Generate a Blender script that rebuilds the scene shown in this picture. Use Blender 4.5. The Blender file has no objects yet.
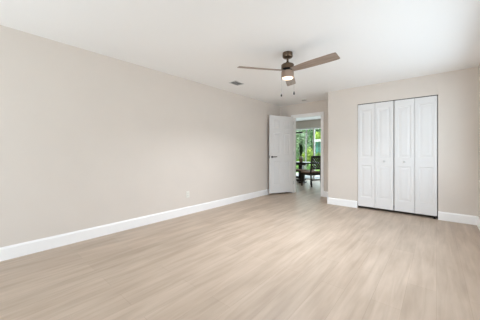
import bpy, bmesh, math, random
from mathutils import Vector, Matrix, Euler
random.seed(7)
R = math.radians
S = bpy.context.scene
C = S.collection

# ------------------------------------------------------------------ camera
cd = bpy.data.cameras.new('camera')
cam = bpy.data.objects.new('camera', cd); C.objects.link(cam)
cam.location = (0, 0, 1.125)
cam.rotation_euler = (R(90), 0, R(40.5))
cd.sensor_width = 36; cd.lens = 230 / 480 * 36
cd.shift_y = -7.8 / 480
cd.clip_start = 0.02; cd.clip_end = 300
S.camera = cam

# ------------------------------------------------------------------ world, sun, daylight
W = bpy.data.worlds.new('sky'); S.world = W; W.use_nodes = True
wn = W.node_tree; bg = wn.nodes['Background']
tc = wn.nodes.new('ShaderNodeTexCoord'); sp = wn.nodes.new('ShaderNodeSeparateXYZ')
rp = wn.nodes.new('ShaderNodeValToRGB')
wn.links.new(tc.outputs['Generated'], sp.inputs[0]); wn.links.new(sp.outputs['Z'], rp.inputs[0])
rp.color_ramp.elements[0].color = (.86, .90, .93, 1); rp.color_ramp.elements[0].position = 0.0
rp.color_ramp.elements[1].color = (.62, .78, 1.0, 1); rp.color_ramp.elements[1].position = 0.8
wn.links.new(rp.outputs[0], bg.inputs['Color']); bg.inputs['Strength'].default_value = 1.5

def sun(name, rot, energy, col, angle):
    l = bpy.data.lights.new(name, 'SUN'); l.energy = energy; l.color = col; l.angle = R(angle)
    o = bpy.data.objects.new(name, l); C.objects.link(o); o.rotation_euler = rot
sun('sun', Vector((.35, .45, -.82)).to_track_quat('-Z', 'Y').to_euler(), 3.3, (1, .95, .86), 2)

def area(name, loc, rot, sx, sy, energy, col):
    l = bpy.data.lights.new(name, 'AREA'); l.shape = 'RECTANGLE'; l.size = sx; l.size_y = sy
    l.energy = energy; l.color = col
    o = bpy.data.objects.new(name, l); C.objects.link(o); o.location = loc; o.rotation_euler = rot
    return o
# daylight lamps: two unseen windows added behind / beside the camera, plus patio doors
area('daylight_added_rear', (-2.0, -1.93, 1.08), (R(92), 0, 0), 2.6, 1.95, 52, (.87, .965, 1.125))
area('daylight_added_side', (0.80, 3.1, 1.40), (R(82), 0, R(90)), 2.8, 1.2, 40, (.87, .965, 1.125))
area('daylight_patio_door', (-4.0, 9.42, 1.1), (R(90), 0, R(180)), 2.8, 2.0, 44, (.90, 1, 1.06))

vs = S.view_settings
vs.view_transform = 'Standard'; vs.look = 'None'; vs.gamma = 1; vs.use_curve_mapping = False
vs.exposure = 0.10
S.cycles.use_denoising = True
S.cycles.max_bounces = 14; S.cycles.diffuse_bounces = 10; S.cycles.transparent_max_bounces = 16

# ------------------------------------------------------------------ materials
MATS = {}
def mat(name, col, rough=.5, metal=0.0, noise=0.0, scale=20.0, bump=0.0, spec=.5):
    if name in MATS: return MATS[name]
    m = bpy.data.materials.new(name); m.use_nodes = True; MATS[name] = m
    nt = m.node_tree; b = nt.nodes['Principled BSDF']
    b.inputs['Base Color'].default_value = (*col, 1); b.inputs['Roughness'].default_value = rough
    b.inputs['Metallic'].default_value = metal
    b.inputs['Specular IOR Level'].default_value = spec
    if noise or bump:
        t = nt.nodes.new('ShaderNodeTexCoord'); n = nt.nodes.new('ShaderNodeTexNoise')
        n.inputs['Scale'].default_value = scale; n.inputs['Detail'].default_value = 4
        nt.links.new(t.outputs['Object'], n.inputs['Vector'])
        if noise:
            r = nt.nodes.new('ShaderNodeValToRGB')
            r.color_ramp.elements[0].position = .3; r.color_ramp.elements[1].position = .7
            r.color_ramp.elements[0].color = (*[c * (1 - noise) for c in col], 1)
            r.color_ramp.elements[1].color = (*[min(1, c * (1 + noise)) for c in col], 1)
            nt.links.new(n.outputs['Fac'], r.inputs[0]); nt.links.new(r.outputs[0], b.inputs['Base Color'])
        if bump:
            bp = nt.nodes.new('ShaderNodeBump'); bp.inputs['Strength'].default_value = bump
            bp.inputs['Distance'].default_value = .002
            nt.links.new(n.outputs['Fac'], bp.inputs['Height']); nt.links.new(bp.outputs[0], b.inputs['Normal'])
    return m

def glass_mat():
    m = bpy.data.materials.new('window_glass'); m.use_nodes = True; nt = m.node_tree
    nt.nodes.remove(nt.nodes['Principled BSDF'])
    out = nt.nodes['Material Output']
    t = nt.nodes.new('ShaderNodeBsdfTransparent'); t.inputs[0].default_value = (.95, .98, .97, 1)
    g = nt.nodes.new('ShaderNodeBsdfGlossy'); g.inputs['Roughness'].default_value = .02
    mx = nt.nodes.new('ShaderNodeMixShader'); mx.inputs[0].default_value = .05
    nt.links.new(t.outputs[0], mx.inputs[1]); nt.links.new(g.outputs[0], mx.inputs[2])
    nt.links.new(mx.outputs[0], out.inputs['Surface']); MATS['glass'] = m
    return m

def wood_mat(name, c0, c1, axis='X', rough=.45, stretch=18.0, scale=3.0):
    m = bpy.data.materials.new(name); m.use_nodes = True; MATS[name] = m
    nt = m.node_tree; b = nt.nodes['Principled BSDF']; b.inputs['Roughness'].default_value = rough
    t = nt.nodes.new('ShaderNodeTexCoord'); mp = nt.nodes.new('ShaderNodeMapping')
    sc = {'X': (1, stretch, stretch), 'Y': (stretch, 1, stretch), 'Z': (stretch, stretch, 1)}[axis]
    mp.inputs['Scale'].default_value = sc
    n = nt.nodes.new('ShaderNodeTexNoise'); n.inputs['Scale'].default_value = scale
    n.inputs['Detail'].default_value = 5; n.inputs['Distortion'].default_value = .4
    r = nt.nodes.new('ShaderNodeValToRGB')
    r.color_ramp.elements[0].position = .3; r.color_ramp.elements[1].position = .7
    r.color_ramp.elements[0].color = (*c0, 1); r.color_ramp.elements[1].color = (*c1, 1)
    nt.links.new(t.outputs['Object'], mp.inputs[0]); nt.links.new(mp.outputs[0], n.inputs['Vector'])
    nt.links.new(n.outputs['Fac'], r.inputs[0]); nt.links.new(r.outputs[0], b.inputs['Base Color'])
    return m

def floor_mat():
    m = bpy.data.materials.new('oak_plank_floor'); m.use_nodes = True; nt = m.node_tree
    b = nt.nodes['Principled BSDF']; L = nt.links.new
    t = nt.nodes.new('ShaderNodeTexCoord'); s = nt.nodes.new('ShaderNodeSeparateXYZ')
    cb = nt.nodes.new('ShaderNodeCombineXYZ')
    L(t.outputs['Object'], s.inputs[0]); L(s.outputs['Y'], cb.inputs['X']); L(s.outputs['X'], cb.inputs['Y'])
    br = nt.nodes.new('ShaderNodeTexBrick')
    br.offset = .37; br.offset_frequency = 2; br.squash = 1
    br.inputs['Scale'].default_value = 1
    br.inputs['Brick Width'].default_value = 1.22; br.inputs['Row Height'].default_value = .19
    br.inputs['Mortar Size'].default_value = .0012; br.inputs['Mortar Smooth'].default_value = .3
    br.inputs['Bias'].default_value = 0
    br.inputs['Color1'].default_value = (.478, .384, .304, 1)
    br.inputs['Color2'].default_value = (.522, .420, .335, 1)
    br.inputs['Mortar'].default_value = (.40, .315, .245, 1)
    L(cb.outputs[0], br.inputs['Vector'])
    # long grain streaks
    mp = nt.nodes.new('ShaderNodeMapping'); mp.inputs['Scale'].default_value = (1.5, 20, 1)
    n = nt.nodes.new('ShaderNodeTexNoise'); n.inputs['Scale'].default_value = 1.0
    n.inputs['Detail'].default_value = 6; n.inputs['Distortion'].default_value = .6
    L(cb.outputs[0], mp.inputs[0]); L(mp.outputs[0], n.inputs['Vector'])
    r1 = nt.nodes.new('ShaderNodeValToRGB')
    r1.color_ramp.elements[0].position = .28; r1.color_ramp.elements[1].position = .72
    r1.color_ramp.elements[0].color = (.86, .845, .825, 1); r1.color_ramp.elements[1].color = (1.06, 1.06, 1.06, 1)
    L(n.outputs['Fac'], r1.inputs[0])
    # broad cathedral patches and knots
    mp2 = nt.nodes.new('ShaderNodeMapping'); mp2.inputs['Scale'].default_value = (1.5, 7.5, 1)
    n2 = nt.nodes.new('ShaderNodeTexNoise'); n2.inputs['Scale'].default_value = 1.0; n2.inputs['Detail'].default_value = 3
    L(cb.outputs[0], mp2.inputs[0]); L(mp2.outputs[0], n2.inputs['Vector'])
    r2 = nt.nodes.new('ShaderNodeValToRGB')
    r2.color_ramp.elements[0].position = .30; r2.color_ramp.elements[1].position = .62
    r2.color_ramp.elements[0].color = (.87, .85, .825, 1); r2.color_ramp.elements[1].color = (1.04, 1.04, 1.04, 1)
    L(n2.outputs['Fac'], r2.inputs[0])
    def mul(a, c):
        x = nt.nodes.new('ShaderNodeMix'); x.data_type = 'RGBA'; x.blend_type = 'MULTIPLY'
        x.inputs['Factor'].default_value = 1
        L(a, x.inputs['A']); L(c, x.inputs['B']); return x.outputs['Result']
    L(mul(mul(br.outputs['Color'], r1.outputs[0]), r2.outputs[0]), b.inputs['Base Color'])
    b.inputs['Roughness'].default_value = .42; b.inputs['Specular IOR Level'].default_value = .35
    bp = nt.nodes.new('ShaderNodeBump'); bp.inputs['Strength'].default_value = .08; bp.inputs['Distance'].default_value = .002
    L(n.outputs['Fac'], bp.inputs['Height']); L(bp.outputs[0], b.inputs['Normal'])
    return m

WALL = mat('greige_wall_paint', (.705, .645, .588), .85, noise=.012, scale=3, bump=.05)
CEIL = mat('white_ceiling_paint', (.89, .89, .885), .9, bump=.08, scale=60)
TRIM = mat('white_trim_paint', (.93, .922, .915), .4)
DOORP = mat('white_door_paint', (.765, .753, .745), .45)
PLATE = mat('almond_plastic', (.78, .76, .70), .4)
DARKGAP = mat('dark_track', (.05, .047, .043), .5)
BRONZE = mat('brushed_bronze', (.15, .108, .075), .28, .85, noise=.08, scale=40)
BLACK = mat('black_metal', (.02, .019, .018), .4, .5)
SHADE = mat('bronze_tinted_shade', (.35, .26, .20), .35, .2)
NICKEL = mat('dark_nickel', (.045, .042, .04), .35, .6)
STEEL = mat('satin_steel', (.6, .6, .6), .35, .9)
BLADE = wood_mat('weathered_oak_blade', (.25, .19, .15), (.40, .315, .26), 'X', .5, 14, 4)
ESP = wood_mat('espresso_wood', (.014, .010, .008), (.035, .024, .018), 'X', .35, 10, 4)
SEATW = mat('mauve_brown_seat', (.30, .19, .15), .7, noise=.1)
LOUV = mat('grey_louvre', (.66, .66, .66), .5)
CONC = mat('pale_patio_concrete', (.72, .71, .69), .85, noise=.06, scale=6)
GRASS = mat('lawn_grass', (.26, .46, .10), .95, noise=.25, scale=9)
TEAL = mat('teal_siding', (.16, .44, .40), .8, noise=.05)
VASE_T = mat('grey_white_glaze', (.45, .44, .41), .4, noise=.1)
VASE_B = mat('tan_glaze', (.25, .185, .12), .45, noise=.15)
GLASS = glass_mat(); FLOOR = floor_mat()
def leafmat(n, c, nz=.5): return mat(n, c, .65, noise=nz, scale=2.2)
BARK = mat('brown_bark', (.12, .085, .06), .9, noise=.3, scale=15)
PALEBARK = mat('pale_bark', (.38, .365, .34), .9, noise=.3, scale=12)

lamp = bpy.data.materials.new('lit_diffuser'); lamp.use_nodes = True
e = lamp.node_tree.nodes['Principled BSDF']
e.inputs['Base Color'].default_value = (.95, .9, .82, 1)
e.inputs['Emission Color'].default_value = (1, .78, .56, 1); e.inputs['Emission Strength'].default_value = 1.3

# ------------------------------------------------------------------ mesh helpers
def bx(bm, x0, x1, y0, y1, z0, z1):
    v = [bm.verts.new((x, y, z)) for x in (x0, x1) for y in (y0, y1) for z in (z0, z1)]
    for f in ((0, 1, 3, 2), (4, 6, 7, 5), (0, 4, 5, 1), (2, 3, 7, 6), (0, 2, 6, 4), (1, 5, 7, 3)):
        bm.faces.new([v[i] for i in f])
    return v

def lathe(bm, prof, n=32, cx=0, cy=0, cap=True):
    rings = []
    for r, z in prof:
        rings.append([bm.verts.new((cx + r * math.cos(2 * math.pi * k / n), cy + r * math.sin(2 * math.pi * k / n), z)) for k in range(n)])
    for a, b in zip(rings, rings[1:]):
        for k in range(n):
            bm.faces.new((a[k], a[(k + 1) % n], b[(k + 1) % n], b[k]))
    if cap:
        bm.faces.new(rings[0][::-1]); bm.faces.new(rings[-1])

def tube(bm, p, q, r0, r1=None, n=10):
    r1 = r0 if r1 is None else r1
    p, q = Vector(p), Vector(q); d = (q - p).normalized()
    u = d.orthogonal().normalized(); w = d.cross(u)
    A = [bm.verts.new(p + (u * math.cos(t) + w * math.sin(t)) * r0) for t in [2 * math.pi * k / n for k in range(n)]]
    B = [bm.verts.new(q + (u * math.cos(t) + w * math.sin(t)) * r1) for t in [2 * math.pi * k / n for k in range(n)]]
    for k in range(n): bm.faces.new((A[k], A[(k + 1) % n], B[(k + 1) % n], B[k]))
    bm.faces.new(A[::-1]); bm.faces.new(B)

def bar(bm, p, q, w, t, up=(0, 0, 1)):
    """rectangular bar from p to q, w across (in plane with up), t thick"""
    p, q = Vector(p), Vector(q); d = (q - p).normalized()
    s = d.cross(Vector(up)).normalized(); u = s.cross(d).normalized()
    vs = [bm.verts.new(a + s * (i * t / 2) + u * (j * w / 2)) for a in (p, q) for i, j in ((-1, -1), (1, -1), (1, 1), (-1, 1))]
    for f in ((0, 1, 2, 3), (7, 6, 5, 4), (0, 4, 5, 1), (1, 5, 6, 2), (2, 6, 7, 3), (3, 7, 4, 0)):
        bm.faces.new([vs[i] for i in f])

def obj(name, bm, m, parent=None, smooth=False, bevel=0.0):
    bmesh.ops.recalc_face_normals(bm, faces=bm.faces[:])
    me = bpy.data.meshes.new(name); bm.to_mesh(me); bm.free()
    if m: me.materials.append(m)
    o = bpy.data.objects.new(name, me); C.objects.link(o)
    if parent: o.parent = parent
    if smooth:
        for p in me.polygons: p.use_smooth = True
        md = o.modifiers.new('edge', 'EDGE_SPLIT'); md.split_angle = R(40)
    if bevel:
        md = o.modifiers.new('bevel', 'BEVEL'); md.width = bevel; md.segments = 2; md.limit_method = 'ANGLE'
    return o

def tag(o, label, cat, group=None, kind=None):
    if label: o['label'] = label
    if cat: o['category'] = cat
    if group: o['group'] = group
    if kind: o['kind'] = kind
    return o

def thing(name, label, cat, loc=(0, 0, 0), rotz=0, group=None, kind=None):
    o = bpy.data.objects.new(name, None); C.objects.link(o)
    o.location = loc; o.rotation_euler = (0, 0, rotz); o.empty_display_size = .1
    return tag(o, label, cat, group, kind)

def struct(name, boxes, m, label, cat, bevel=0):
    bm = bmesh.new()
    for b in boxes: bx(bm, *b)
    return tag(obj(name, bm, m, bevel=bevel), label, cat, kind='structure')

# ------------------------------------------------------------------ the room
XL, XR, YC, YB, YR, H, T = -3.425, 0.487, 5.07, 5.80, -1.70, 2.44, .12
XK = -1.797                                  # outer corner of the closet
DX0, DX1, DH = -3.022, -2.222, 2.098          # rough opening of the entry door
CX0, CX1, CH = -1.211, 0.02, 2.09            # closet opening
FY, FX0, FX1 = 9.05, -7.2, -1.30            # dining room beyond
GX0, GX1, GH = -5.5, -2.45, 2.15            # patio door opening

struct('floor', [(FX0 - T, XR + T, YR - T, FY + T, -.08, 0)], FLOOR,
       'light oak plank floor running the length of the room', 'floor')
struct('ceiling', [(FX0 - T, XR + T, YR - T, FY + T, H, H + .1)], CEIL, 'flat white painted ceiling', 'ceiling')
struct('wall_left', [(XL - T, XL, YR - T, YB, 0, H)], WALL, 'long plain greige wall on the left', 'wall')
struct('wall_back', [(FX0, DX0, YB, YB + T, 0, H), (DX1, XK + T, YB, YB + T, 0, H), (DX0, DX1, YB, YB + T, DH, H),
                     (XK + T, XR + T, YB, YB + T, 0, H)], WALL, 'greige wall at the back around the open doorway', 'wall')
struct('wall_closet', [(XK, CX0, YC, YC + T, 0, H), (CX1, XR, YC, YC + T, 0, H), (CX0, CX1, YC, YC + T, CH, H),
                       (XK, XK + T, YC + T, YB, 0, H)], WALL, 'greige closet wall around the white folding doors', 'wall')
wy0, wy1, wz0, wz1 = 1.65, 4.55, .82, 2.02
struct('wall_right', [(XR, XR + T, YR - T, wy0, 0, H), (XR, XR + T, wy1, YB, 0, H), (XR, XR + T, wy0, wy1, 0, wz0),
                      (XR, XR + T, wy0, wy1, wz1, H)], WALL, 'greige wall along the right edge', 'wall')
rx0, rx1, rz0, rz1 = -3.3, -.7, .04, 2.12
struct('wall_rear', [(XL, rx0, YR - T, YR, 0, H), (rx1, XR, YR - T, YR, 0, H), (rx0, rx1, YR - T, YR, 0, rz0),
                     (rx0, rx1, YR - T, YR, rz1, H)], WALL, 'greige wall behind the camera with an added wide glass door', 'wall')
struct('wall_far', [(FX0, GX0, FY, FY + T, 0, H), (GX1, FX1, FY, FY + T, 0, H), (GX0, GX1, FY, FY + T, GH, H)], WALL,
       'far dining room wall above the patio glass', 'wall')
struct('wall_dining_left', [(FX0 - T, FX0, YB, FY + T, 0, H)], WALL, 'left side wall of the dining room', 'wall')
struct('wall_dining_right', [(FX1, FX1 + T, YB + T, FY + T, 0, H)], WALL, 'right side wall of the dining room', 'wall')

def window(name, axis, a0, a1, z0, z1, at, label):
    """frame with centre mullion and panes filling an opening; axis = direction the window runs along"""
    def b(bm, p0, p1, d0, d1, q0, q1):
        if axis == 'X': bx(bm, p0, p1, at + d0, at + d1, q0, q1)
        else: bx(bm, at + d0, at + d1, p0, p1, q0, q1)
    bm = bmesh.new(); f = .05; mid = (a0 + a1) / 2
    b(bm, a0, a0 + f, -.03, .03, z0, z1); b(bm, a1 - f, a1, -.03, .03, z0, z1)
    b(bm, a0 + f, a1 - f, -.03, .03, z0, z0 + f); b(bm, a0 + f, a1 - f, -.03, .03, z1 - f, z1)
    b(bm, mid - .025, mid + .025, -.03, .03, z0 + f, z1 - f)
    w = tag(obj(name, bm, TRIM), label, 'window', kind='structure')
    for p0, p1 in ((a0 + f, mid - .025), (mid + .025, a1 - f)):
        bm = bmesh.new(); b(bm, p0, p1, -.004, .004, z0 + f, z1 - f); obj('window_pane', bm, GLASS, w)
window('added_window_1', 'X', rx0, rx1, rz0, rz1, YR - .06, 'unseen wide white framed sliding glass door added behind the camera for light')  # unseen opening, added full height to light the floor and lower walls
window('added_window_2', 'Y', wy0, wy1, wz0, wz1, XR + .06, 'unseen white framed window added in the right wall for light')  # unseen opening, added to spread light over the far half of the room

# patio glass in the dining room
bm = bmesh.new(); f = .06; yy = FY + .06
muls = [GX0 + .03, -3.80, GX1 - .03]
for x in muls: bx(bm, x - .03, x + .03, yy - .03, yy + .03, 0, GH)
for a, c in zip(muls, muls[1:]):
    bx(bm, a + .03, c - .03, yy - .03, yy + .03, 0, .05); bx(bm, a + .03, c - .03, yy - .03, yy + .03, GH - .07, GH)
w = tag(obj('window_3', bm, TRIM), 'white framed patio glass across the far wall of the dining room', 'window', kind='structure')
for a, c in zip(muls, muls[1:]):
    bm = bmesh.new(); bx(bm, a + .03, c - .03, yy - .005, yy + .005, .05, GH - .07); obj('window_pane', bm, GLASS, w)

# baseboards: profile extruded between two points; n = outward normal into the room
def baseboard(name, runs, label):
    bm = bmesh.new(); h, t = .14, .016
    for (ax, ay), (bx_, by), (nx, ny) in runs:
        prof = [(0, 0), (t, 0), (t, h - .02), (t * .55, h - .006), (t * .45, h), (0, h)]
        A = [bm.verts.new((ax + nx * d, ay + ny * d, z)) for d, z in prof]
        B = [bm.verts.new((bx_ + nx * d, by + ny * d, z)) for d, z in prof]
        k = len(prof)
        for i in range(k): bm.faces.new((A[i], A[(i + 1) % k], B[(i + 1) % k], B[i]))
        bm.faces.new(A[::-1]); bm.faces.new(B)
    return tag(obj(name, bm, TRIM), label, 'baseboard', kind='structure')
baseboard('baseboard_left', [((XL, YR), (XL, YB), (1, 0))], 'tall white baseboard along the left wall')
baseboard('baseboard_back', [((XL + .016, YB), (-3.06, YB), (0, -1)), ((-2.166, YB), (XK, YB), (0, -1))],
          'short white baseboard beside the doorway')
baseboard('baseboard_closet', [((XK - .016, YC), (CX0, YC), (0, -1)), ((XK, YC), (XK, YB - .016), (-1, 0))],
          'white baseboard on the wall left of the closet')
baseboard('baseboard_front', [((CX1, YC), (XR - .016, YC), (0, -1))], 'white baseboard on the wall right of the closet')
baseboard('baseboard_right', [((XR, YR), (XR, YC), (-1, 0))], 'white baseboard along the right wall')
baseboard('baseboard_far', [((FX0, FY), (GX0 - .02, FY), (0, -1)), ((GX1 + .02, FY), (FX1, FY), (0, -1))],
          'white baseboard on the far dining room wall')

# door casing + jamb
cw, ct = .072, .018
jx0, jx1, jh = DX0 + .018, DX1 - .018, DH - .018
struct('trim_1', [(jx0 - cw, jx0, YB - ct, YB, 0, jh + cw), (jx1, jx1 + cw, YB - ct, YB, 0, jh + cw), (jx0, jx1, YB - ct, YB, jh, jh + cw)],
       TRIM, 'white casing around the open doorway', 'door casing', bevel=.004)
struct('trim_2', [(DX0, jx0, YB, YB + T, 0, DH), (jx1, DX1, YB, YB + T, 0, DH), (jx0, jx1, YB, YB + T, jh, DH),
                  (jx0, jx0 + .012, YB + .05, YB + .085, 0, jh), (jx1 - .012, jx1, YB + .05, YB + .085, 0, jh),
                  (jx0 + .012, jx1 - .012, YB + .05, YB + .085, jh - .012, jh)],
       TRIM, 'white jamb lining inside the open doorway', 'door jamb')
struct('trim_3', [(jx0 - cw, jx0, YB + T, YB + T + ct, 0, jh + cw), (jx1, jx1 + cw, YB + T, YB + T + ct, 0, jh + cw),
                  (jx0, jx1, YB + T, YB + T + ct, jh, jh + cw)], TRIM, 'white casing on the dining room side of the doorway', 'door casing')

# ------------------------------------------------------------------ panelled door leaves
def panel_leaf(w, h, t, panels):
    """leaf 0..w along x, 0..h, centred on y=0, both faces with recessed mouldings and raised fields"""
    bm = bmesh.new()
    xs = sorted({0, w, *[p[0] for p in panels], *[p[1] for p in panels]})
    zs = sorted({0, h, *[p[2] for p in panels], *[p[3] for p in panels]})
    rings = [(0, 0), (.009, .008), (.028, .008), (.056, .002)]
    for s in (-1, 1):
        y = s * t / 2
        for x0, x1 in zip(xs, xs[1:]):
            for z0, z1 in zip(zs, zs[1:]):
                cx, cz = (x0 + x1) / 2, (z0 + z1) / 2
                if any(p[0] < cx < p[1] and p[2] < cz < p[3] for p in panels): continue
                vsq = [bm.verts.new(v) for v in ((x0, y, z0), (x1, y, z0), (x1, y, z1), (x0, y, z1))]
                bm.faces.new(vsq if s < 0 else vsq[::-1])
        for x0, x1, z0, z1 in panels:
            prev = None
            for o, d in rings:
                yy = s * (t / 2 - d)
                q = [bm.verts.new(v) for v in ((x0 + o, yy, z0 + o), (x1 - o, yy, z0 + o), (x1 - o, yy, z1 - o), (x0 + o, yy, z1 - o))]
                if prev:
                    for i in range(4):
                        fc = (prev[i], prev[(i + 1) % 4], q[(i + 1) % 4], q[i]); bm.faces.new(fc if s < 0 else fc[::-1])
                prev = q
            bm.faces.new(prev if s < 0 else prev[::-1])
    a = t / 2
    for q in (((0, -a, 0), (0, a, 0), (0, a, h), (0, -a, h)), ((w, a, 0), (w, -a, 0), (w, -a, h), (w, a, h)),
              ((0, -a, h), (0, a, h), (w, a, h), (w, -a, h)), ((0, a, 0), (0, -a, 0), (w, -a, 0), (w, a, 0))):
        bm.faces.new([bm.verts.new(v) for v in q])
    bmesh.ops.remove_doubles(bm, verts=bm.verts[:], dist=1e-5)
    return bm

# entry door, swung open into the room towards the left wall
DW, DHH = .755, 2.048
c0, c1, c2, c3 = .115, DW / 2 - .055, DW / 2 + .055, DW - .115
pn = []
for a, b_ in ((c0, c1), (c2, c3)):
    pn += [(a, b_, .21, .83), (a, b_, 1.00, 1.60), (a, b_, 1.70, 1.94)]
door = tag(obj('door_1', panel_leaf(DW, DHH, .036, pn), DOORP), 'white six panel door standing open against the left wall', 'door', kind='structure')
door.location = (jx0 - .004, YB - .03, .046); door.rotation_euler = (0, 0, R(-115.3))
# local x runs from the hinge to the free edge, local +y faces the camera side
for s in (1, -1):
    bm = bmesh.new(); lx, lz = DW - .07, .955
    a = s * .018
    tube(bm, (lx, a, lz), (lx, a + s * .012, lz), .027, n=20)
    tube(bm, (lx, a + s * .012, lz), (lx, a + s * .05, lz), .010)
    bar(bm, (lx + .012, a + s * .05, lz), (lx - .12, a + s * .055, lz + .004), .022, .014)
    obj('door_handle', bm, NICKEL, door, bevel=.003)['label'] = 'dark lever handle'
bm = bmesh.new(); bx(bm, DW, DW + .0015, -.012, .012, .92, .99); obj('latch_plate', bm, NICKEL, door)
for z in (.2, 1.0, 1.84):
    bm = bmesh.new(); tube(bm, (-.004, .022, z), (-.004, .022, z + .09), .007, n=8)
    obj('hinge', bm, STEEL, door)

# closet: dark interior, head track, two pairs of bifold leaves
YD = YC + .030
struct('trim_4', [(CX0, CX1, YD - .010, YD + .022, CH - .014, CH)], DARKGAP, 'dark head track above the closet doors', 'closet track')
gap, mid = .006, .010
lw = (CX1 - CX0 - 2 * gap - mid) / 4
def bifold(name, x0, knob_leaf, label):
    g = thing(name, label, 'closet door', (x0, YD, .048), kind='structure')
    for k in range(2):
        p = obj('door_panel', panel_leaf(lw - .005, 2.028, .032, [(.052, lw - .055, .185, .82), (.052, lw - .055, .975, 1.91)]), DOORP, g)
        p.location = (k * lw, 0, 0)
        if k == knob_leaf:
            bm = bmesh.new(); kx = lw * .5
            pr = [(.009, 0), (.009, .010), (.016, .018), (.018, .026), (.012, .032)]
            rings = []
            for r, d in pr:
                rings.append([bm.verts.new((kx + r * math.cos(t), -.016 - d, .905 + r * math.sin(t))) for t in [2 * math.pi * i / 16 for i in range(16)]])
            for A, B in zip(rings, rings[1:]):
                for i in range(16): bm.faces.new((A[i], A[(i + 1) % 16], B[(i + 1) % 16], B[i]))
            bm.faces.new(rings[-1])
            obj('knob', bm, mat('knob_shaded_white', (.62, .62, .61), .35), p, smooth=True)  # white knob, its base colour greyed to stand in for shading
    for z in (.25, 1.0, 1.75):
        bm = bmesh.new(); tube(bm, (lw - .0015, .020, z), (lw - .0015, .020, z + .06), .004, n=8); obj('hinge', bm, STEEL, g)
    return g
bifold('door_2', CX0 + gap, 1, 'left pair of white panelled folding closet doors')
bifold('door_3', CX0 + gap + 2 * lw + mid, 0, 'right pair of white panelled folding closet doors')
tag(obj('floor_bracket', (lambda b: (bx(b, -.05, -.004, YD - .02, YD + .02, 0, .004), bx(b, -.03, -.015, YD - .008, YD + .008, .004, .03), b)[2])(bmesh.new()), NICKEL),
    'small metal pivot bracket on the floor at the right foot of the closet doors', 'bracket')

# ------------------------------------------------------------------ wall outlet
o = thing('wall_outlet', 'off-white electrical outlet low on the left wall', 'outlet', (XL, 2.552, .361))
bm = bmesh.new(); bx(bm, 0, .006, -.036, .036, -.058, .058); obj('cover_plate', bm, PLATE, o, bevel=.003)
for z in (-.022, .022):
    bm = bmesh.new(); bx(bm, .006, .009, -.016, .016, z - .015, z + .015)
    s_ = obj('socket', bm, PLATE, o, bevel=.002)
    bm = bmesh.new()
    for yy in (-.006, .006): bx(bm, .009, .0094, yy - .0012, yy + .0012, z - .004, z + .006)
    obj('slot', bm, BLACK, s_)

# ceiling register
o = thing('ceiling_vent', 'small grey louvred air vent in the ceiling near the left wall', 'vent', (-2.89, 3.28, H))
bm = bmesh.new(); a, b_, f = .085, .125, .012
bx(bm, -a, a, -b_, -b_ + f, -.008, 0); bx(bm, -a, a, b_ - f, b_, -.008, 0)
bx(bm, -a, -a + f, -b_ + f, b_ - f, -.008, 0); bx(bm, a - f, a, -b_ + f, b_ - f, -.008, 0)
obj('frame', bm, mat('vent_frame_grey', (.62, .62, .61), .5), o)
bm = bmesh.new(); bx(bm, -a + f, a - f, -b_ + f, b_ - f, -.0015, 0); obj('backing', bm, mat('vent_shadow_grey', (.24, .24, .24), .6), o)
for k in range(7):
    x = -a + f + .012 + k * (2 * a - 2 * f - .024) / 6
    bm = bmesh.new(); bar(bm, (x, -b_ + f, -.006), (x, b_ - f, -.006), .002, .013, up=(.5, 0, 1)); obj('louvre', bm, LOUV, o)

o = thing('smoke_detector', 'round pale smoke detector on the ceiling before the doorway', 'smoke detector', (-2.516, 5.42, H))
bm = bmesh.new(); lathe(bm, [(.07, 0), (.07, -.006), (.062, -.010)], 32); obj('base', bm, PLATE, o, smooth=True)
bm = bmesh.new(); lathe(bm, [(.058, -.010), (.056, -.022), (.046, -.028), (.02, -.029)], 32); obj('cover', bm, mat('detector_grey', (.42, .42, .42), .6), o, smooth=True)

# ------------------------------------------------------------------ ceiling fan
FANX, FANY = -1.499, 2.725
fan = thing('ceiling_fan', 'bronze three blade ceiling fan with lit drum light', 'ceiling fan', (FANX, FANY, H))
bm = bmesh.new(); lathe(bm, [(.064, 0), (.066, -.010), (.066, -.054), (.060, -.064), (.034, -.074), (.020, -.076)], 40); obj('canopy', bm, BRONZE, fan, smooth=True)
bm = bmesh.new(); lathe(bm, [(.013, -.074), (.013, -.145)], 20); obj('downrod', bm, BRONZE, fan, smooth=True)
bm = bmesh.new(); lathe(bm, [(.018, -.120), (.026, -.130), (.026, -.150)], 24); obj('coupling', bm, BLACK, fan, smooth=True)
bm = bmesh.new(); lathe(bm, [(.030, -.148), (.076, -.154), (.083, -.162), (.083, -.212), (.078, -.216)], 40); obj('motor_housing', bm, BRONZE, fan, smooth=True)
bm = bmesh.new(); lathe(bm, [(.0735, -.215), (.0735, -.2455)], 40); obj('motor_band', bm, mat('matte_black', (.012, .011, .010), .7, spec=.2), fan, smooth=True)
bm = bmesh.new(); lathe(bm, [(.040, -.245), (.080, -.247), (.082, -.252), (.082, -.335), (.079, -.335), (.079, -.254)], 40, cap=False); obj('lamp_shade', bm, SHADE, fan, smooth=True)
bm = bmesh.new(); lathe(bm, [(.070, -.300), (.071, -.334), (.064, -.343), (.040, -.348), (.012, -.350)], 40)
obj('lamp_diffuser', bm, lamp, fan, smooth=True)['label'] = 'glowing frosted diffuser'
fl = bpy.data.lights.new('fan_lamp', 'AREA'); fl.shape = 'DISK'; fl.size = .13; fl.spread = R(150); fl.energy = 30; fl.color = (.92, .98, 1.06)
flo = bpy.data.objects.new('fan_lamp', fl); C.objects.link(flo); flo.parent = fan; flo.location = (0, 0, -.356)
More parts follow.
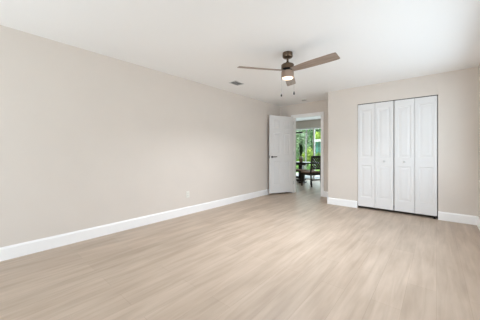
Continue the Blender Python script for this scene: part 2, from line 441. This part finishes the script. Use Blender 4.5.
def blade_mesh():
    bm = bmesh.new()
    st = [(.060, .040), (.10, .046), (.16, .054), (.24, .061), (.34, .066), (.45, .069), (.56, .070), (.635, .069), (.658, .066), (.668, .058)]
    top, bot = [], []
    for z, lst in ((.003, top), (-.003, bot)):
        for x, w in st: lst.append((bm.verts.new((x, -w, z)), bm.verts.new((x, w, z))))
    for lst, sg in ((top, 1), (bot, -1)):
        for (a, b), (c, d) in zip(lst, lst[1:]):
            fc = (a, c, d, b); bm.faces.new(fc if sg > 0 else fc[::-1])
    for i in range(len(st) - 1):
        bm.faces.new((top[i][0], bot[i][0], bot[i + 1][0], top[i + 1][0]))
        bm.faces.new((top[i][1], top[i + 1][1], bot[i + 1][1], bot[i][1]))
    bm.faces.new((top[0][0], top[0][1], bot[0][1], bot[0][0])); bm.faces.new((top[-1][0], bot[-1][0], bot[-1][1], top[-1][1]))
    return bm
for ang in (232, 354.5, 113.5):
    bl = obj('blade', blade_mesh(), BLADE, fan)
    bl.location = (0, 0, -.236)
    # pitch about own length: the counter-clockwise edge (+y) hangs lower
    bl.rotation_euler = (Matrix.Rotation(R(ang), 3, 'Z') @ Matrix.Rotation(R(-13.5), 3, 'X')).to_euler()
    bm = bmesh.new(); bx(bm, .055, .15, -.02, .02, .003, .008); obj('blade_bracket', bm, BRONZE, bl)
# two pull chains hang from the shade's rim
for (cx, cy, l) in ((-.066, -.046, .200), (.068, .048, .180)):
    bm = bmesh.new(); tube(bm, (cx, cy, -.335), (cx, cy, -.335 - l), .0009, n=6)
    ch = obj('pull_chain', bm, mat('dull_chain', (.012, .011, .010), .9, spec=.05), fan)
    z = -.335 - l
    bm = bmesh.new(); lathe(bm, [(.003, z + .004), (.007, z - .004), (.0095, z - .020), (.0095, z - .036), (.005, z - .042)], 14, cx, cy)
    obj('chain_fob', bm, mat('matte_dark_fob', (.010, .009, .008), .9, spec=.05), ch, smooth=True)

# ------------------------------------------------------------------ dining room furniture
# lattice-back chair at the head of the table, facing -x (local -y is front; back at local y=+)
ch = thing('dining_chair', 'dark wood lattice back dining chair with a brown seat at the table end', 'chair', (-3.188, 7.39, 0), R(-109))
ch.scale = (1.06, 1, 1)
hw = .215
for sx in (-1, 1):
    bm = bmesh.new()
    bar(bm, (sx * hw, .235, 0), (sx * hw, .195, .46), .036, .034, up=(0, 1, 0)); bar(bm, (sx * hw, .195, .46), (sx * hw, .245, 1.0), .036, .034, up=(0, 1, 0))
    obj('leg', bm, ESP, ch)
    bm = bmesh.new(); bar(bm, (sx * .205, -.20, 0), (sx * .205, -.20, .44), .036, .036, up=(0, 1, 0)); obj('leg', bm, ESP, ch)
bm = bmesh.new()
bx(bm, -.20, .20, -.215, -.19, .37, .44); bx(bm, -.20, .20, .18, .205, .37, .44); bx(bm, -.222, -.198, -.18, .18, .37, .44); bx(bm, .198, .222, -.18, .18, .37, .44)
obj('seat_frame', bm, ESP, ch)
bm = bmesh.new(); bx(bm, -.225, .225, -.235, .178, .441, .495); obj('seat', bm, SEATW, ch, bevel=.018)['label'] = 'brown cushioned seat'
bm = bmesh.new()
def bk(x, z): return (x, .195 + (z - .46) / .54 * .05, z)
bar(bm, bk(-.2, .97), bk(.2, .97), .075, .026); obj('back_rail', bm, ESP, ch)
bm = bmesh.new(); bar(bm, bk(-.2, .585), bk(.2, .585), .05, .026); obj('back_rail', bm, ESP, ch)
bm = bmesh.new(); nx = 4; zlo, zhi = .605, .935; st = .4 / nx
for k in range(-nx, nx + 1):
    for sg in (1, -1):
        x0 = -.2 + k * st if sg > 0 else .2 - k * st
        pts = []
        for z in (zlo, zhi): pts.append((x0 + sg * (z - zlo) * (st * 3.0 / (zhi - zlo)), z))
        (xa, za), (xb, zb) = pts
        # clip to the back's width
        def clip(xa, za, xb, zb):
            out = []
            for x, z, ox, oz in ((xa, za, xb, zb), (xb, zb, xa, za)):
                if x < -.2: z = z + (oz - z) * (-.2 - x) / (ox - x); x = -.2
                if x > .2: z = z + (oz - z) * (.2 - x) / (ox - x); x = .2
                out.append((x, z))
            return out
        if max(xa, xb) <= -.19 or min(xa, xb) >= .19: continue
        (xa, za), (xb, zb) = clip(xa, za, xb, zb)
        if abs(xa - xb) < .03: continue
        bar(bm, bk(xa, za), bk(xb, zb), .026, .016 + .001 * sg)
obj('lattice', bm, ESP, ch)
bm = bmesh.new(); bx(bm, -.198, .198, .208, .226, .20, .235); obj('stretcher', bm, ESP, ch)

# trestle table
TX, TY = -4.55, 8.475
tb = thing('dining_table', 'dark wood trestle dining table with a planted vase on top', 'table', (TX, TY, 0))
bm = bmesh.new(); bx(bm, -1.25, 1.25, -.375, .375, .695, .74); obj('tabletop', bm, ESP, tb, bevel=.006)
bm = bmesh.new(); bx(bm, -.70, .70, -.06, .06, .62, .694); obj('apron', bm, ESP, tb)
for sx in (-.5, .5):
    bm = bmesh.new(); bx(bm, sx - .075, sx + .075, -.11, .11, .09, .62); obj('trestle_leg', bm, ESP, tb, bevel=.006)
    bm = bmesh.new(); bx(bm, sx - .06, sx + .06, -.30, .30, 0, .075); bx(bm, sx - .085, sx + .085, -.13, .13, .075, .09); obj('trestle_foot', bm, ESP, tb, bevel=.008)
bm = bmesh.new(); bx(bm, -.425, .425, -.025, .025, .09, .17); obj('stretcher', bm, ESP, tb)
# bench on the near side
bn = thing('dining_bench', 'dark wood bench with a brown top along the near side of the table', 'bench', (-4.09, 7.90, 0))
bm = bmesh.new(); bx(bm, -.72, .72, -.15, .15, .46, .49); obj('seat', bm, SEATW, bn, bevel=.006)['label'] = 'brown bench top'
bm = bmesh.new(); bx(bm, -.71, .71, -.14, .14, .405, .459); obj('seat_frame', bm, ESP, bn)
for sx in (-.36, .36):
    bm = bmesh.new(); bx(bm, sx - .075, sx + .075, -.05, .05, .05, .40); obj('leg', bm, ESP, bn, bevel=.004)
    bm = bmesh.new(); bx(bm, sx - .09, sx + .09, -.16, .16, 0, .05); obj('foot', bm, ESP, bn, bevel=.004)
bm = bmesh.new(); bx(bm, -.285, .285, -.02, .02, .06, .13); obj('stretcher', bm, ESP, bn)

# vase + grassy plant on the table
VX, VY = -3.97, 8.27
v = thing('vase', 'two tone grey and tan vase on the dining table', 'vase', (VX, VY, .74))
bm = bmesh.new(); lathe(bm, [(.052, 0), (.060, .02), (.072, .08), (.078, .14)], 28); obj('body', bm, VASE_B, v, smooth=True)
bm = bmesh.new(); lathe(bm, [(.078, .14), (.079, .17), (.070, .215), (.064, .225), (.058, .215), (.055, .15)], 28); obj('neck', bm, VASE_T, v, smooth=True)['label'] = 'grey white upper part'
pl = thing('potted_plant', 'tall dark green grassy plant standing in the vase', 'plant', (VX, VY, .74))
bm = bmesh.new()
for k in range(80):
    a = random.uniform(0, 2 * math.pi); r = random.uniform(.005, .04); hh = random.uniform(.30, .66); ln = random.uniform(.01, .15)
    px, py = r * math.cos(a), r * math.sin(a); w = random.uniform(.009, .016)
    d = Vector((math.cos(a), math.sin(a), 0)); s_ = Vector((-d.y, d.x, 0)); prev = None
    for i in range(6):
        t = i / 5; c = Vector((px * .6, py * .6, .16)) + d * (ln * t ** 2) + Vector((0, 0, hh * t))
        ww = w * (1 - t ** 2.2) + .0006
        q = (bm.verts.new(c - s_ * ww), bm.verts.new(c + s_ * ww))
        if prev: bm.faces.new((prev[0], prev[1], q[1], q[0]))
        prev = q
obj('leaves', bm, leafmat('dark_grass_leaf', (.035, .10, .018)), pl)

# linear pendant above the table
pd = thing('pendant_lamp', 'slim dark linear lamp hanging above the dining table', 'lamp', (-4.55, 8.475, H))
bm = bmesh.new(); bx(bm, -.15, .15, -.035, .035, -.025, 0); obj('canopy', bm, BLACK, pd)
bm = bmesh.new(); bx(bm, -.75, .53, -.03, .03, -.565, -.51); obj('lamp_bar', bm, BLACK, pd)
bm = bmesh.new(); bx(bm, .53, .75, -.02, .02, -.545, -.518); obj('lamp_arm', bm, BRONZE, pd)
for x in (-.11, .11):
    bm = bmesh.new(); tube(bm, (x, 0, -.025), (x, 0, -.51), .003, n=6); obj('suspension_rod', bm, STEEL, pd)

# ------------------------------------------------------------------ outdoors beyond the patio glass
struct('ground_patio', [(FX0 - T, XR + T, FY + T, 12.0, -.12, -.03)], CONC, 'pale concrete patio outside the dining room', 'patio')
struct('ground_added_paving', [(-60, FX0 - T, -20, 12.0, -.14, -.04), (XR + T, 30, -20, 12.0, -.14, -.04),
                         (FX0 - T, XR + T, -20, YR - T, -.14, -.04)], CONC, 'unseen pale paving added around the house for neutral bounce light', 'paving')  # unseen ground, added in neutral concrete to keep green bounce off the ceiling
struct('ground_lawn', [(-60, 30, 12.0, 70, -.14, -.04)], GRASS, 'bright green lawn behind the house', 'lawn')

sh = thing('garden_building', 'teal outbuilding with a white roof edge beyond the lawn', 'building', (-6.5, 20.2, -.04))
bm = bmesh.new(); bx(bm, -1.75, 2.6, 0, 3.0, 0, 2.08); obj('wall', bm, TEAL, sh)
bm = bmesh.new(); bx(bm, -1.95, 2.8, -.25, 3.2, 2.08, 2.32); obj('roof_edge', bm, TRIM, sh)['label'] = 'white roof edge'
bm = bmesh.new(); bx(bm, .6, 1.5, -.03, 0, .02, 1.9); obj('door', bm, TRIM, sh)

def foliage(bm, blobs, n, leaf):
    tot = sum(b[3] ** 2 for b in blobs)
    for (cx, cy, cz, r) in blobs:
        for _ in range(int(n * r * r / tot)):
            d = Vector((random.gauss(0, 1), random.gauss(0, 1), random.gauss(0, 1))).normalized()
            p = Vector((cx, cy, cz)) + d * r * random.uniform(.55, 1.05)
            u = Vector((random.gauss(0, 1), random.gauss(0, 1), random.gauss(0, 1))).normalized(); w = u.orthogonal().normalized()
            s = leaf * random.uniform(.6, 1.3)
            q = [bm.verts.new(p + x) for x in (u * s, w * s * .5, -u * s, -w * s * .5)]
            bm.faces.new(q)
def tree(x, y, h, r, m, label, name='tree', bark=BARK, tr=.12, n=1500, leaf=.16, bare=.3):
    t = thing(name, label, 'tree', (x, y, -.04), group='garden trees beyond the patio glass')
    bm = bmesh.new(); tube(bm, (0, 0, 0), (.1, 0, h * .75), tr, tr * .4, 10)
    for k in range(4):
        a = k * 1.6 + x; tube(bm, (0.05, 0, h * (.35 + .08 * k)), (r * .6 * math.cos(a), r * .6 * math.sin(a), h * (.6 + .07 * k)), tr * .35, tr * .12, 6)
    obj('trunk', bm, bark, t)
    bl = []
    for k in range(11):
        a = random.uniform(0, 6.28); rr = random.uniform(0, r * .75); z = h * random.uniform(bare + .08, .93)
        bl.append((rr * math.cos(a), rr * math.sin(a), z, r * random.uniform(.35, .55)))
    bm = bmesh.new(); foliage(bm, bl, n, leaf); obj('crown', bm, m, t)
def shrub(x, y, h, r, m, label):
    t = thing('shrub', label, 'shrub', (x, y, -.04), group='shrubs on the lawn')
    bm = bmesh.new()
    for k in range(4): tube(bm, (0, 0, 0), (r * .4 * math.cos(k * 1.57), r * .4 * math.sin(k * 1.57), h * .6), .02, .008, 6)
    obj('stem', bm, BARK, t)
    bm = bmesh.new(); foliage(bm, [(random.uniform(-.4, .4) * r, random.uniform(-.4, .4) * r, h * random.uniform(.35, .7), h * .34) for _ in range(9)], 900, .11)
    obj('foliage', bm, m, t)
G1 = leafmat('grey_green_leaf', (.44, .56, .37)); G2 = leafmat('deep_green_leaf', (.22, .38, .18))
G3 = leafmat('yellow_green_leaf', (.52, .64, .13)); G4 = leafmat('light_green_leaf', (.38, .60, .17))
tree(-8.1, 15.0, 5.0, 1.6, G1, 'grey green tree left of the pale trunk, seen through the patio glass', tr=.06, n=2200, bare=.12)
tree(-14.6, 22, 6.5, 2.2, G2, 'deep green tree farthest left beyond the lawn', n=2200, bare=.1)
tree(-11.4, 26.5, 6.5, 2.2, G2, 'deep green tree behind the pale trunk', n=2200, bare=.1, leaf=.2)
tree(-6.02, 15.1, 2.55, .36, G3, 'small yellow green tree right of the window mullion', tr=.03, n=420, leaf=.09, bare=.78)
tree(-5.95, 13.0, 5.5, 1.1, G1, 'tree with a pale slender trunk beside the lawn', bark=PALEBARK, tr=.065, n=900, bare=.5)
tree(-17.5, 30, 8, 3.6, G1, 'large grey green tree at the back of the garden', n=3000, leaf=.30, bare=.08)
tree(-13.2, 37.0, 8, 3.6, G2, 'large deep green tree behind the teal outbuilding', n=3000, leaf=.30, bare=.08)
tree(-5.0, 34, 8, 3.6, G1, 'large tree at the right behind the teal outbuilding', n=3000, leaf=.30, bare=.08)
tree(-23.0, 36, 8, 3.6, G2, 'large tree at the far left of the garden', n=2500, leaf=.30, bare=.08)
shrub(-8.0, 17.9, 1.6, .8, G3, 'yellow green shrub left of the teal outbuilding')
shrub(-9.7, 18.6, 1.7, .8, G4, 'light green shrub at the left edge of the lawn view')
shrub(-6.45, 16.8, 1.15, .75, G4, 'light green shrub before the teal outbuilding')
shrub(-10.9, 21.3, 2.0, 1.0, G3, 'tall yellow green shrub far behind the vase')
hg = thing('hedge', 'long pale green hedge closing the back of the garden', 'hedge', (-14, 47, -.04))
bm = bmesh.new()
for k in range(40): tube(bm, (-19.5 + k, 0, 0), (-19.5 + k, 0, 3.2), .05, .02, 5)
obj('stems', bm, BARK, hg)
bm = bmesh.new()
for _ in range(6500):
    p = Vector((random.uniform(-20, 20), random.gauss(0, .45), random.uniform(.05, 3.9)))
    u = Vector((random.gauss(0, 1), random.gauss(0, 1), random.gauss(0, 1))).normalized(); q = u.orthogonal().normalized(); z = random.uniform(.16, .3)
    bm.faces.new([bm.verts.new(p + x) for x in (u * z, q * z * .6, -u * z, -q * z * .6)])
obj('foliage', bm, G1, hg)
